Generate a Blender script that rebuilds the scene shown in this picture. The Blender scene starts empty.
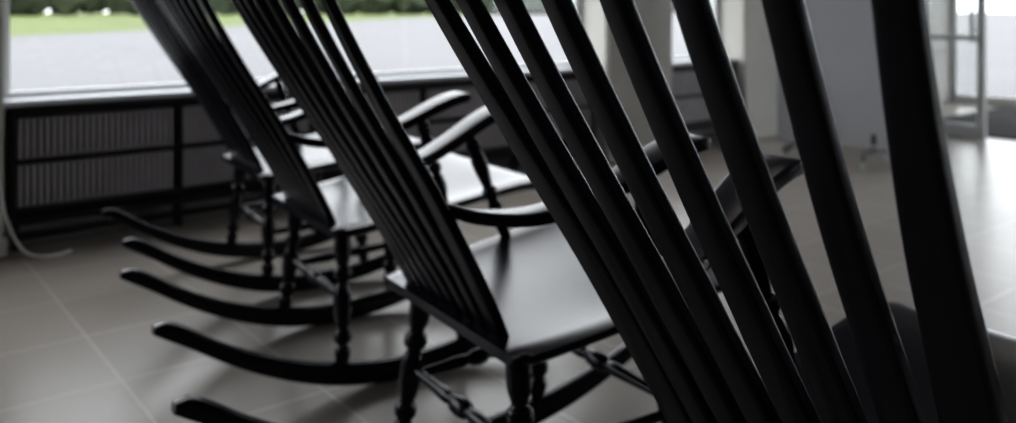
import bpy, bmesh, math, random
from mathutils import Vector, Matrix
random.seed(3)
scene = bpy.context.scene
scene.view_settings.view_transform = 'Standard'
for lk in ('Medium High Contrast', 'None'):
    try:
        scene.view_settings.look = lk; break
    except Exception: pass
scene.view_settings.exposure = -0.12

# ---------------------------------------------------------------- materials
def new_mat(name):
    m = bpy.data.materials.new(name); m.use_nodes = True
    nt = m.node_tree
    return m, nt, nt.nodes['Principled BSDF']
def simple(name, col, rough=0.5, metal=0.0, noise=0.0, nscale=8.0, bump=0.0, spec=0.5):
    m, nt, b = new_mat(name)
    b.inputs['Base Color'].default_value = (*col, 1)
    b.inputs['Roughness'].default_value = rough
    b.inputs['Metallic'].default_value = metal
    b.inputs['Specular IOR Level'].default_value = spec
    tc = nt.nodes.new('ShaderNodeTexCoord')
    n = nt.nodes.new('ShaderNodeTexNoise'); n.inputs['Scale'].default_value = nscale
    n.inputs['Detail'].default_value = 4
    nt.links.new(tc.outputs['Object'], n.inputs['Vector'])
    if noise > 0:
        r = nt.nodes.new('ShaderNodeValToRGB')
        r.color_ramp.elements[0].position = 0.3; r.color_ramp.elements[1].position = 0.7
        r.color_ramp.elements[0].color = (*[c*(1-noise) for c in col], 1)
        r.color_ramp.elements[1].color = (*[min(1, c*(1+noise)) for c in col], 1)
        nt.links.new(n.outputs['Fac'], r.inputs['Fac'])
        nt.links.new(r.outputs['Color'], b.inputs['Base Color'])
    if bump > 0:
        bp = nt.nodes.new('ShaderNodeBump'); bp.inputs['Strength'].default_value = bump
        bp.inputs['Distance'].default_value = 0.002
        nt.links.new(n.outputs['Fac'], bp.inputs['Height'])
        nt.links.new(bp.outputs['Normal'], b.inputs['Normal'])
    return m

M_black = simple('black_paint', (0.0030, 0.0032, 0.0095), 0.26, noise=0.25, nscale=30, bump=0.03, spec=0.34)
M_wall  = simple('wall_paint', (0.40, 0.395, 0.375), 0.7, noise=0.04, nscale=3)
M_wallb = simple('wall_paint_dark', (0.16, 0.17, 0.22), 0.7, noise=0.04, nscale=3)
M_ceil  = simple('ceiling_paint', (0.29, 0.29, 0.33), 0.8, noise=0.03)
M_col   = simple('column_paint', (0.57, 0.56, 0.52), 0.55, noise=0.05, nscale=3)
M_frame = simple('frame_white', (0.68, 0.69, 0.70), 0.4, noise=0.03)
M_sill  = simple('sill_grey', (0.60, 0.62, 0.66), 0.35, noise=0.05)
M_dark  = simple('dark_metal', (0.016, 0.013, 0.013), 0.5, noise=0.2, spec=.3)
M_rad   = simple('radiator_metal', (0.44, 0.42, 0.44), 0.5, 0.0, noise=0.1)
M_board = simple('board_grey', (0.42, 0.425, 0.44), 0.5, noise=0.04, nscale=2)
M_asph  = simple('asphalt', (0.118, 0.118, 0.124), 0.9, noise=0.06, nscale=0.15)
M_grass = simple('grass', (0.072, 0.100, 0.014), 0.9, noise=0.25, nscale=0.2)
M_tree  = simple('foliage', (0.040, 0.052, 0.027), 0.9, noise=0.4, nscale=0.3)
M_mat   = simple('door_mat', (0.030, 0.030, 0.032), 0.95, noise=0.3, nscale=60, spec=.15)
M_cable = simple('white_cable', (0.8, 0.8, 0.78), 0.4)
M_rub   = simple('rubber', (0.02, 0.02, 0.02), 0.6)

def floor_mat():
    m, nt, b = new_mat('floor_tiles')
    tc = nt.nodes.new('ShaderNodeTexCoord')
    br = nt.nodes.new('ShaderNodeTexBrick')
    br.offset = 0.0; br.squash = 1.0
    br.inputs['Scale'].default_value = 1.0
    br.inputs['Brick Width'].default_value = 0.4
    br.inputs['Row Height'].default_value = 0.4
    br.inputs['Mortar Size'].default_value = 0.0038
    br.inputs['Mortar Smooth'].default_value = 0.2
    br.inputs['Color1'].default_value = (0.262, 0.240, 0.214, 1)
    br.inputs['Color2'].default_value = (0.292, 0.269, 0.241, 1)
    br.inputs['Mortar'].default_value = (0.43, 0.405, 0.375, 1)
    nt.links.new(tc.outputs['Object'], br.inputs['Vector'])
    nt.links.new(br.outputs['Color'], b.inputs['Base Color'])
    n = nt.nodes.new('ShaderNodeTexNoise'); n.inputs['Scale'].default_value = 3; n.inputs['Detail'].default_value = 3
    nt.links.new(tc.outputs['Object'], n.inputs['Vector'])
    mr = nt.nodes.new('ShaderNodeMapRange')
    mr.inputs['To Min'].default_value = 0.26; mr.inputs['To Max'].default_value = 0.33
    nt.links.new(n.outputs['Fac'], mr.inputs['Value']); nt.links.new(mr.outputs['Result'], b.inputs['Roughness'])
    b.inputs['Specular IOR Level'].default_value = 0.42
    bp = nt.nodes.new('ShaderNodeBump'); bp.inputs['Strength'].default_value = 0.3; bp.inputs['Distance'].default_value = 0.002
    bp.invert = True
    nt.links.new(br.outputs['Fac'], bp.inputs['Height']); nt.links.new(bp.outputs['Normal'], b.inputs['Normal'])
    return m
M_floor = floor_mat()

def glass_mat():
    m = bpy.data.materials.new('window_glass'); m.use_nodes = True
    nt = m.node_tree; nt.nodes.clear()
    o = nt.nodes.new('ShaderNodeOutputMaterial'); t = nt.nodes.new('ShaderNodeBsdfTransparent')
    t.inputs['Color'].default_value = (0.95, 0.96, 0.96, 1)
    g = nt.nodes.new('ShaderNodeBsdfGlossy'); g.inputs['Roughness'].default_value = 0.02
    mx = nt.nodes.new('ShaderNodeMixShader'); mx.inputs['Fac'].default_value = 0.05
    nt.links.new(t.outputs[0], mx.inputs[1]); nt.links.new(g.outputs[0], mx.inputs[2]); nt.links.new(mx.outputs[0], o.inputs['Surface'])
    return m
M_glass = glass_mat()
def emit_mat(name, col, s):
    m, nt, b = new_mat(name)
    b.inputs['Base Color'].default_value = (*col, 1)
    b.inputs['Emission Color'].default_value = (*col, 1); b.inputs['Emission Strength'].default_value = s
    return m
M_fill = emit_mat('fill_panel_glow', (1, 0.93, 0.84), 2.5)  # glow of the added ceiling fill panels

# ---------------------------------------------------------------- helpers
def shade_angle(me, deg):
    for p in me.polygons: p.use_smooth = True
    try: me.set_sharp_from_angle(angle=math.radians(deg))
    except Exception: pass
def finish(name, bm, mats, smooth=False, mw=None):
    bmesh.ops.recalc_face_normals(bm, faces=bm.faces)
    me = bpy.data.meshes.new(name); bm.to_mesh(me); bm.free()
    for m in (mats if isinstance(mats, (list, tuple)) else [mats]): me.materials.append(m)
    if smooth: shade_angle(me, 35)
    ob = bpy.data.objects.new(name, me); scene.collection.objects.link(ob)
    if mw is not None: ob.matrix_world = mw
    return ob
def box(bm, x0, x1, y0, y1, z0, z1, mi=0, bev=0.0):
    r = bmesh.ops.create_cube(bm, size=1.0)
    for v in r['verts']:
        v.co = Vector(((x0+x1)/2 + v.co.x*(x1-x0), (y0+y1)/2 + v.co.y*(y1-y0), (z0+z1)/2 + v.co.z*(z1-z0)))
    fs = set(f for v in r['verts'] for f in v.link_faces)
    for f in fs: f.material_index = mi
    if bev > 0:
        es = list(set(e for v in r['verts'] for e in v.link_edges))
        bmesh.ops.bevel(bm, geom=es, offset=bev, segments=2, affect='EDGES')
def loft(bm, secs, mi=0):
    rings = [[bm.verts.new(p) for p in s] for s in secs]
    n = len(rings[0])
    for a, b in zip(rings[:-1], rings[1:]):
        for i in range(n):
            f = bm.faces.new((a[i], a[(i+1) % n], b[(i+1) % n], b[i])); f.material_index = mi
    for r in (rings[0], rings[-1]):
        c = bm.verts.new(sum((v.co for v in r), Vector())/n)
        for i in range(n):
            f = bm.faces.new((r[i], r[(i+1) % n], c)); f.material_index = mi
def rrect(a, b, r):
    r = min(r, a*.95, b*.95); out = []
    for cx, cy, a0 in ((a-r, b-r, 0), (-a+r, b-r, 90), (-a+r, -b+r, 180), (a-r, -b+r, 270)):
        for k in range(5):
            t = math.radians(a0+90*k/4); out.append((cx+r*math.cos(t), cy+r*math.sin(t)))
    return out
def catmull(pts, sub=6):
    P = [Vector(p) for p in pts]; P = [2*P[0]-P[1]] + P + [2*P[-1]-P[-2]]
    out = []
    for i in range(1, len(P)-2):
        for k in range(sub):
            t = k/sub
            out.append(0.5*((2*P[i]) + (P[i+1]-P[i-1])*t + (2*P[i-1]-5*P[i]+4*P[i+1]-P[i+2])*t*t + (-P[i-1]+3*P[i]-3*P[i+1]+P[i+2])*t**3))
    out.append(P[-2]); return out
def strip(bm, pts, widths, thicks, wref, r=.004):
    secs = []
    N = len(pts)
    for i, p in enumerate(pts):
        T = (pts[min(i+1, N-1)] - pts[max(i-1, 0)]).normalized()
        W = (wref - T*wref.dot(T)).normalized(); Nn = T.cross(W)
        secs.append([p + W*a + Nn*b for a, b in rrect(widths[i]/2, thicks[i]/2, r)])
    loft(bm, secs)
def turned(bm, p0, p1, prof, n=18):
    p0 = Vector(p0); p1 = Vector(p1); T = (p1-p0).normalized()
    W = T.orthogonal().normalized(); U = T.cross(W)
    secs = []
    for t, r in prof:
        c = p0.lerp(p1, t)
        secs.append([c + (W*math.cos(2*math.pi*i/n) + U*math.sin(2*math.pi*i/n))*r for i in range(n)])
    loft(bm, secs)
def dense(prof, sub=4):
    P = catmull([(t, r, 0) for t, r in prof], sub)
    return [(min(1, max(0, p.x)), max(0.003, p.y)) for p in P]
def lerp_tab(tab, x):
    if x <= tab[0][0]: return tab[0][1]
    for (a, va), (b, vb) in zip(tab[:-1], tab[1:]):
        if x <= b:
            t = (x-a)/(b-a); return va+(vb-va)*t
    return tab[-1][1]
def smooth_tab(tab):
    P = catmull([(a, b, 0) for a, b in tab], 5)
    return [(p.x, p.y) for p in P]

# ---------------------------------------------------------------- rocking chair
LEG = dense([(0, .012), (.06, .016), (.12, .021), (.16, .021), (.19, .014), (.22, .023), (.27, .023), (.30, .015), (.36, .020),
             (.48, .025), (.56, .022), (.62, .015), (.65, .024), (.70, .024), (.73, .015), (.80, .022), (.90, .023), (1, .018)])
POST = dense([(0, .012), (.10, .014), (.20, .019), (.30, .017), (.36, .012), (.40, .018), (.45, .018), (.49, .012), (.60, .016),
              (.72, .019), (.80, .015), (.84, .018), (.88, .018), (.92, .012), (1, .011)])
STR = dense([(0, .009), (.2, .011), (.36, .014), (.42, .011), (.45, .017), (.5, .019), (.55, .017), (.58, .011), (.64, .014), (.8, .011), (1, .009)])
PX = 0.72
G = .245
def build_chair():
    bm = bmesh.new(); X0 = PX
    V = lambda x, y, z: Vector((x-X0, y, z))
    zc = catmull([(0.665, .430, 0), (0.75, .439, 0), (0.87, .454, 0), (1.0, .472, 0), (1.12, .489, 0), (1.22, .501, 0), (1.29, .502, 0), (1.325, .490, 0)], 4)
    secs = []
    for k, p in enumerate(zc):
        x, z = p.x, p.y
        u = (x-.665)/(.66)
        w = .266 + .036*math.sin(u*math.pi*.5)
        th = .026
        if k == 0: th = .012; w -= .006
        if k == 1: th = .022
        if k == len(zc)-1: th = .010; w -= .008
        if k == len(zc)-2: th = .020; w -= .002
        sec = []
        nT = 24
        for i in range(nT+1):
            y = -w + 2*w*i/nT
            r = min(1, (w-abs(y))/.012)
            dip = -.018*max(0, 1-(y/w)**4)*math.sin(min(1, max(0, u))*math.pi)
            sec.append(V(x, y, z + dip - (.006*(1-math.sqrt(max(0, r*(2-r)))))))
        sec.append(V(x, w+.003, z-th*.5))
        for i in range(nT+1):
            y = w - 2*w*i/nT
            r = min(1, (w-abs(y))/.012)
            sec.append(V(x, y, z-th-.008 + .014*(1-math.sqrt(max(0, r*(2-r))))))
        sec.append(V(x, -w-.003, z-th*.5))
        secs.append(sec)
    loft(bm, secs)
    tabX = smooth_tab([(.415, .705), (.52, .652), (.70, .548), (.85, .452), (1.0, .362), (1.12, .300), (1.2, .265)])
    tabH = smooth_tab([(.41, .164), (.55, .178), (.70, .195), (.85, .215), (1.0, .241), (1.2, .28)])
    tabO = smooth_tab([(.41, .038), (.5, .045), (.62, .050), (.8, .041), (1.0, .027), (1.2, .022)])
    tabI = smooth_tab([(.41, .031), (.5, .034), (.66, .035), (.8, .031), (1.0, .024), (1.2, .021)])
    tabT = smooth_tab([(.41, .020), (.7, .018), (1.0, .016), (1.2, .014)])
    n = 8
    for i in range(n):
        f = -1 + 2*i/(n-1)
        outer = i in (0, n-1)
        pts, ws, ts = [], [], []
        K = 36
        for k in range(K+1):
            z = .412 + (1.175-.412)*k/K
            h = lerp_tab(tabH, z)
            bow = .018*(1-f*f)*min(1, (z-.41)/.3)
            pts.append(V(lerp_tab(tabX, z)-bow, f*h, z))
            ws.append(lerp_tab(tabO if outer else tabI, z))
            ts.append(lerp_tab(tabT, z))
        strip(bm, pts, ws, ts, Vector((0, 1, 0)), .0045)
    pts, ws, ts = [], [], []
    for k in range(31):
        f = -1 + 2*k/30
        pts.append(V(.262 - .02*(1-f*f), f*.32, 1.205 + .02*math.cos(f*math.pi/2) + .006*math.cos(f*math.pi*3)))
        ws.append(.03 + .085*max(0, 1-abs(f)**3)); ts.append(.024)
    strip(bm, pts, ws, ts, Vector((-.45, 0, 1)), .006)
    for s in (-1, 1):
        pts = catmull([V(.566, s*.194, .676), V(.62, s*.218, .658), V(.70, s*.250, .654), (V(.78, s*.276, .671)), V(.86, s*.294, .702),
                       V(.93, s*.304, .735), V(.985, s*.309, .756), V(1.03, s*.311, .764)], 4)
        N = len(pts)
        ws = [lerp_tab([(0, .020), (.1, .036), (.25, .054), (.5, .068), (.85, .088), (.98, .086), (1, .076)], i/(N-1)) for i in range(N)]
        ts = [lerp_tab([(0, .018), (.1, .022), (.9, .024), (.98, .024), (1, .016)], i/(N-1)) for i in range(N)]
        strip(bm, pts, ws, ts, Vector((0, 1, 0)), .006)
        turned(bm, V(.99, s*.270, .458), V(.90, s*.298, .718), POST)
        turned(bm, V(.70, s*G, .050), V(.725, s*.182, .415), LEG)
        turned(bm, V(1.06, s*G, .055), V(1.04, s*.190, .455), LEG)
        turned(bm, V(.712, s*.217, .215), V(1.05, s*.220, .225), STR)
        pts, ws, ts = [], [], []
        K = 50
        for k in range(K+1):
            x = .235 + (1.37-.235)*k/K
            d = x-.88
            hgt = lerp_tab([(.235, .018), (.250, .034), (.285, .040), (.35, .036), (.5, .044), (.7, .056), (1.06, .056), (1.25, .044), (1.355, .032), (1.37, .018)], x)
            zb = (.64*d*d if d < 0 else .50*d*d)
            if x < .36: zb -= 1.2*(.36-x)**2
            pts.append(V(x, s*G, zb + hgt/2)); ws.append(.032); ts.append(hgt)
        strip(bm, pts, ws, ts, Vector((0, 1, 0)), .007)
    turned(bm, V(.713, -.213, .235), V(.713, .213, .235), STR)
    turned(bm, V(1.05, -.218, .250), V(1.05, .218, .250), STR)
    bmesh.ops.recalc_face_normals(bm, faces=bm.faces)
    me = bpy.data.meshes.new('rocking_chair'); bm.to_mesh(me); bm.free()
    me.materials.append(M_black)
    shade_angle(me, 40)
    return me
chair = build_chair()
for (dx, yc, rz) in [(0.036, .592, 7), (0.018, 1.472, 3), (0.01, 2.395, 3), (0.022, 3.235, 3)]:
    ob = bpy.data.objects.new('rocking_chair', chair); scene.collection.objects.link(ob)
    ob.location = (PX+dx, yc, 0); ob.rotation_euler = (0, 0, math.radians(rz))

# ---------------------------------------------------------------- room (local: x along window wall, +y outside)
ang = math.radians(9.2)
MR = Matrix.Translation((-.03, 4.09, 0)) @ Matrix.Rotation(ang, 4, 'Z')
XL, XR, YB, HC = -4.5, 6.35, -8.0, 3.1
bm = bmesh.new(); box(bm, XL-.2, XR+2.6, YB-.2, .30, -.12, 0); finish('floor', bm, M_floor, mw=MR)
bm = bmesh.new(); box(bm, XL-.2, XR+2.6, YB-.2, .30, HC, HC+.15); finish('ceiling', bm, M_ceil, mw=MR)
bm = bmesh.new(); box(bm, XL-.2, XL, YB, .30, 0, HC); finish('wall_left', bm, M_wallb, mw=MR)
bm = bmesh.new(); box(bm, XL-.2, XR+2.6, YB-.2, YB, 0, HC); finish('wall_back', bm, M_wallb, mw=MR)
SZ, TZ = .60, 2.75
bm = bmesh.new()
box(bm, XL, XR, .10, .30, 0, SZ)
box(bm, XL, XR, .10, .30, TZ, HC)
box(bm, 5.2, XR+2.6, .10, .30, 0, HC)
finish('wall_window_side', bm, M_wall, mw=MR)
for (a, b, nm) in [(-.50, -.055, 0), (3.38, 4.04, 1), (4.88, 5.41, 2)]:
    bm = bmesh.new(); box(bm, a, b, -.10 if nm else -.06, .29, 0, HC-.001, bev=.012)
    box(bm, a-.01, b+.01, -.115 if nm else -.07, .0, 0, .07, bev=.004)
    finish('column', bm, M_col, mw=MR)
wi = 1
for (a, b) in [(XL, -.50), (-.055, 3.38), (4.04, 4.88)]:
    bm = bmesh.new()
    box(bm, a, b, .14, .20, SZ, SZ+.045, 0, .006); box(bm, a, b, .14, .20, TZ-.06, TZ, 0, .006)
    box(bm, a, a+.05, .141, .199, SZ+.04, TZ-.05, 0); box(bm, b-.05, b, .141, .199, SZ+.04, TZ-.05, 0)
    box(bm, a+.05, b-.05, .165, .171, SZ+.04, TZ-.05, 1)
    finish('window_%d' % wi, bm, [M_frame, M_glass], mw=MR)
    bm = bmesh.new(); box(bm, a, b, -.03, .139, SZ-.002, SZ+.022, 0, .006); finish('trim_%d' % wi, bm, M_sill, mw=MR)
    bm = bmesh.new()
    a2, b2 = a+.03, b-.03
    box(bm, a2, b2, .06, .098, .10, SZ-.01, 0)
    box(bm, a2, b2, -.02, .06, .550, .585, 0, .006)
    box(bm, a2, b2, -.02, .06, .355, .375, 0, .004)
    box(bm, a2, b2, -.02, .06, .150, .175, 0, .004)
    L = b2-a2; nseg = max(1, round(L/.62)); sw = L/nseg
    for s in range(nseg):
        xs = a2+s*sw
        box(bm, xs, xs+.022, -.021, .06, .10, .584, 0)
        for (z0, z1) in ((.178, .352), (.378, .547)):
            x = xs+.03
            while x < xs+sw-.014:
                box(bm, x, x+.013, -.012, .058, z0, z1, 1); x += .0255
    box(bm, b2-.022, b2, -.022, .06, .10, .583, 0)
    for zz in (.115, .055):
        turned(bm, (a2, .0, zz), (b2, .0, zz), [(0, .016), (1, .016)], 12)
    for s in range(nseg+1):
        xx = min(b2-.03, max(a2+.01, a2+s*sw)); box(bm, xx, xx+.02, -.018, .05, 0, .12, 0)
    finish('radiator', bm, [M_dark, M_rad], mw=MR)
    wi += 1

bm = bmesh.new()
box(bm, XR, XR+.15, -.72, .10, 0, HC)
box(bm, XR, XR+.15, YB, -.72, 2.7, HC)
box(bm, XR, XR+.15, YB, -7.0, 0, 2.7)
finish('wall_right', bm, M_wall, mw=MR)
def glazed(name, x, y0, y1, z1, t=.055, handle=None, mid=None):
    bm = bmesh.new()
    box(bm, x, x+.05, y0, y0+t, 0, z1, 0, .004); box(bm, x, x+.05, y1-t, y1, 0, z1, 0, .004)
    box(bm, x+.001, x+.049, y0+t, y1-t, 0.0, .10, 0); box(bm, x+.001, x+.049, y0+t, y1-t, z1-t, z1, 0)
    if mid: box(bm, x+.001, x+.049, y0+t, y1-t, mid-.02, mid+.02, 0)
    box(bm, x+.022, x+.028, y0+t, y1-t, .10, z1-t, 1)
    if handle:
        hy = handle
        turned(bm, (x-.05, hy, .75), (x-.05, hy, 1.35), [(0, .014), (1, .014)], 12)
        for hz in (.85, 1.25): turned(bm, (x-.05, hy, hz), (x+.01, hy, hz), [(0, .009), (1, .009)], 10)
    finish(name, bm, [M_frame, M_glass], mw=MR)
glazed('door_1', XR+.03, -1.22, -.73, 2.69, handle=-1.15, mid=.78)
glazed('door_2', XR+.03, -3.5, -2.5, 2.69, handle=-2.6, mid=.78)
glazed('window_4', XR+.03, -5.2, -3.51, 2.69)
glazed('window_5', XR+.03, -6.99, -5.21, 2.69)
glazed('window_6', XR+2.45, -1.8, .09, HC-.01)
glazed('door_3', XR+2.45, -3.2, -1.81, HC-.01, handle=-1.9)
glazed('window_7', XR+2.45, -5.6, -3.21, HC-.01)
glazed('window_8', XR+2.45, -7.98, -5.61, HC-.01)
bm = bmesh.new(); box(bm, XR+.16, XR+2.3, -2.7, -.45, 0.0, .012, 0, .004); finish('door_mat', bm, M_mat, mw=MR)

A = Vector((4.53, 4.19, 0)); B = Vector((4.80, 3.46, 0)); d = (B-A); W = d.length; a_ = math.atan2(d.y, d.x)
MB = Matrix.Translation(A) @ Matrix.Rotation(a_, 4, 'Z')
bm = bmesh.new()
box(bm, .02, W-.02, -.012, .012, .13, 1.88, 0)
for (x0, x1, z0, z1) in [(0, .025, .11, 1.9), (W-.025, W, .11, 1.9), (.02, W-.02, .11, .135), (.02, W-.02, 1.875, 1.9)]:
    box(bm, x0, x1, -.018, .018, z0, z1, 0, .003)
for xx in (.14, W-.14):
    box(bm, xx-.018, xx+.018, -.24, .24, .07, .10, 1, .006)
    box(bm, xx-.015, xx+.015, -.016, .016, .09, .2, 1)
    for yy in (-.22, .22):
        turned(bm, (xx-.012, yy, .031), (xx+.012, yy, .031), [(0, .024), (.15, .031), (.85, .031), (1, .024)], 18)
        box(bm, xx-.016, xx+.016, yy-.012, yy+.012, .04, .075, 1, .003)
ob = finish('display_board', bm, [M_board, M_rub], mw=MB)

for i, (x, y) in enumerate([(-1.5, -2), (1.5, -2), (4.5, -2), (-1.5, -5.5), (1.5, -5.5), (4.5, -5.5)]):  # unseen glowing panels, added as fill to brighten the interior
    bm = bmesh.new()
    box(bm, x-.62, x+.62, y-.17, y+.17, HC-.05, HC-.001, 1, .006)
    box(bm, x-.58, x+.58, y-.13, y+.13, HC-.056, HC-.049, 0)
    finish('added_ceiling_fill', bm, [M_fill, M_frame], mw=MR)

cu = bpy.data.curves.new('power_cable', 'CURVE'); cu.dimensions = '3D'; cu.bevel_depth = .006
pl = catmull([(-.09, -.09, .62), (-.085, -.10, .35), (-.05, -.12, .14), (.0, -.15, .03), (.06, -.20, .007), (.12, -.21, .007), (.17, -.17, .007)], 6)
sp = cu.splines.new('POLY'); sp.points.add(len(pl)-1)
for q, p in zip(sp.points, pl): q.co = (*p, 1)
cu.materials.append(M_cable)
ob = bpy.data.objects.new('power_cable', cu); scene.collection.objects.link(ob); ob.matrix_world = MR

# ---------------------------------------------------------------- outside
bm = bmesh.new(); box(bm, -300, 400, -300, 500, -.5, -.15)
finish('ground', bm, M_asph)
bm = bmesh.new()
vs = [bm.verts.new(p) for p in [(-300, 30, -.14), (-1, 42, -.14), (119, 213, -.14), (330, 500, -.14), (-300, 500, -.14)]]
bm.faces.new(vs); finish('grass_field', bm, M_grass)
bm = bmesh.new()
for i in range(230):
    t = i/229
    x = -190 + 430*t + random.uniform(-2, 2); y = 165 + 60*t + random.uniform(-6, 6)
    h = random.uniform(9, 17)
    r = bmesh.ops.create_icosphere(bm, subdivisions=2, radius=1.0)
    for v in r['verts']:
        k = 1+random.uniform(-.18, .18)
        v.co = Vector((x + v.co.x*4.2*k, y + v.co.y*4*k, max(-.14, h*.5 + v.co.z*h*.52*k)))
finish('tree_line', bm, M_tree)

# ---------------------------------------------------------------- light
w = bpy.data.worlds.new('World'); scene.world = w; w.use_nodes = True
nt = w.node_tree; bg = nt.nodes['Background']
tc = nt.nodes.new('ShaderNodeTexCoord'); sx = nt.nodes.new('ShaderNodeSeparateXYZ'); r = nt.nodes.new('ShaderNodeValToRGB')
r.color_ramp.elements[0].position = 0.0; r.color_ramp.elements[0].color = (0.88, 0.90, 0.94, 1)
r.color_ramp.elements[1].position = 0.8; r.color_ramp.elements[1].color = (0.98, 0.98, 1.0, 1)
nt.links.new(tc.outputs['Generated'], sx.inputs[0]); nt.links.new(sx.outputs['Z'], r.inputs['Fac']); nt.links.new(r.outputs['Color'], bg.inputs['Color'])
bg.inputs['Strength'].default_value = 4.8

# ---------------------------------------------------------------- camera
cd = bpy.data.cameras.new('Camera'); cam = bpy.data.objects.new('Camera', cd); scene.collection.objects.link(cam)
scene.camera = cam
cam.location = (0, 0, 1.0); cam.rotation_euler = (math.radians(90), 0, -math.radians(29.6))
cd.sensor_width = 36; cd.lens = 850/1016*36; cd.shift_y = -201.5/1016
cd.clip_start = .02; cd.clip_end = 2000
cd.dof.use_dof = True; cd.dof.focus_distance = .78; cd.dof.aperture_fstop = 4.2
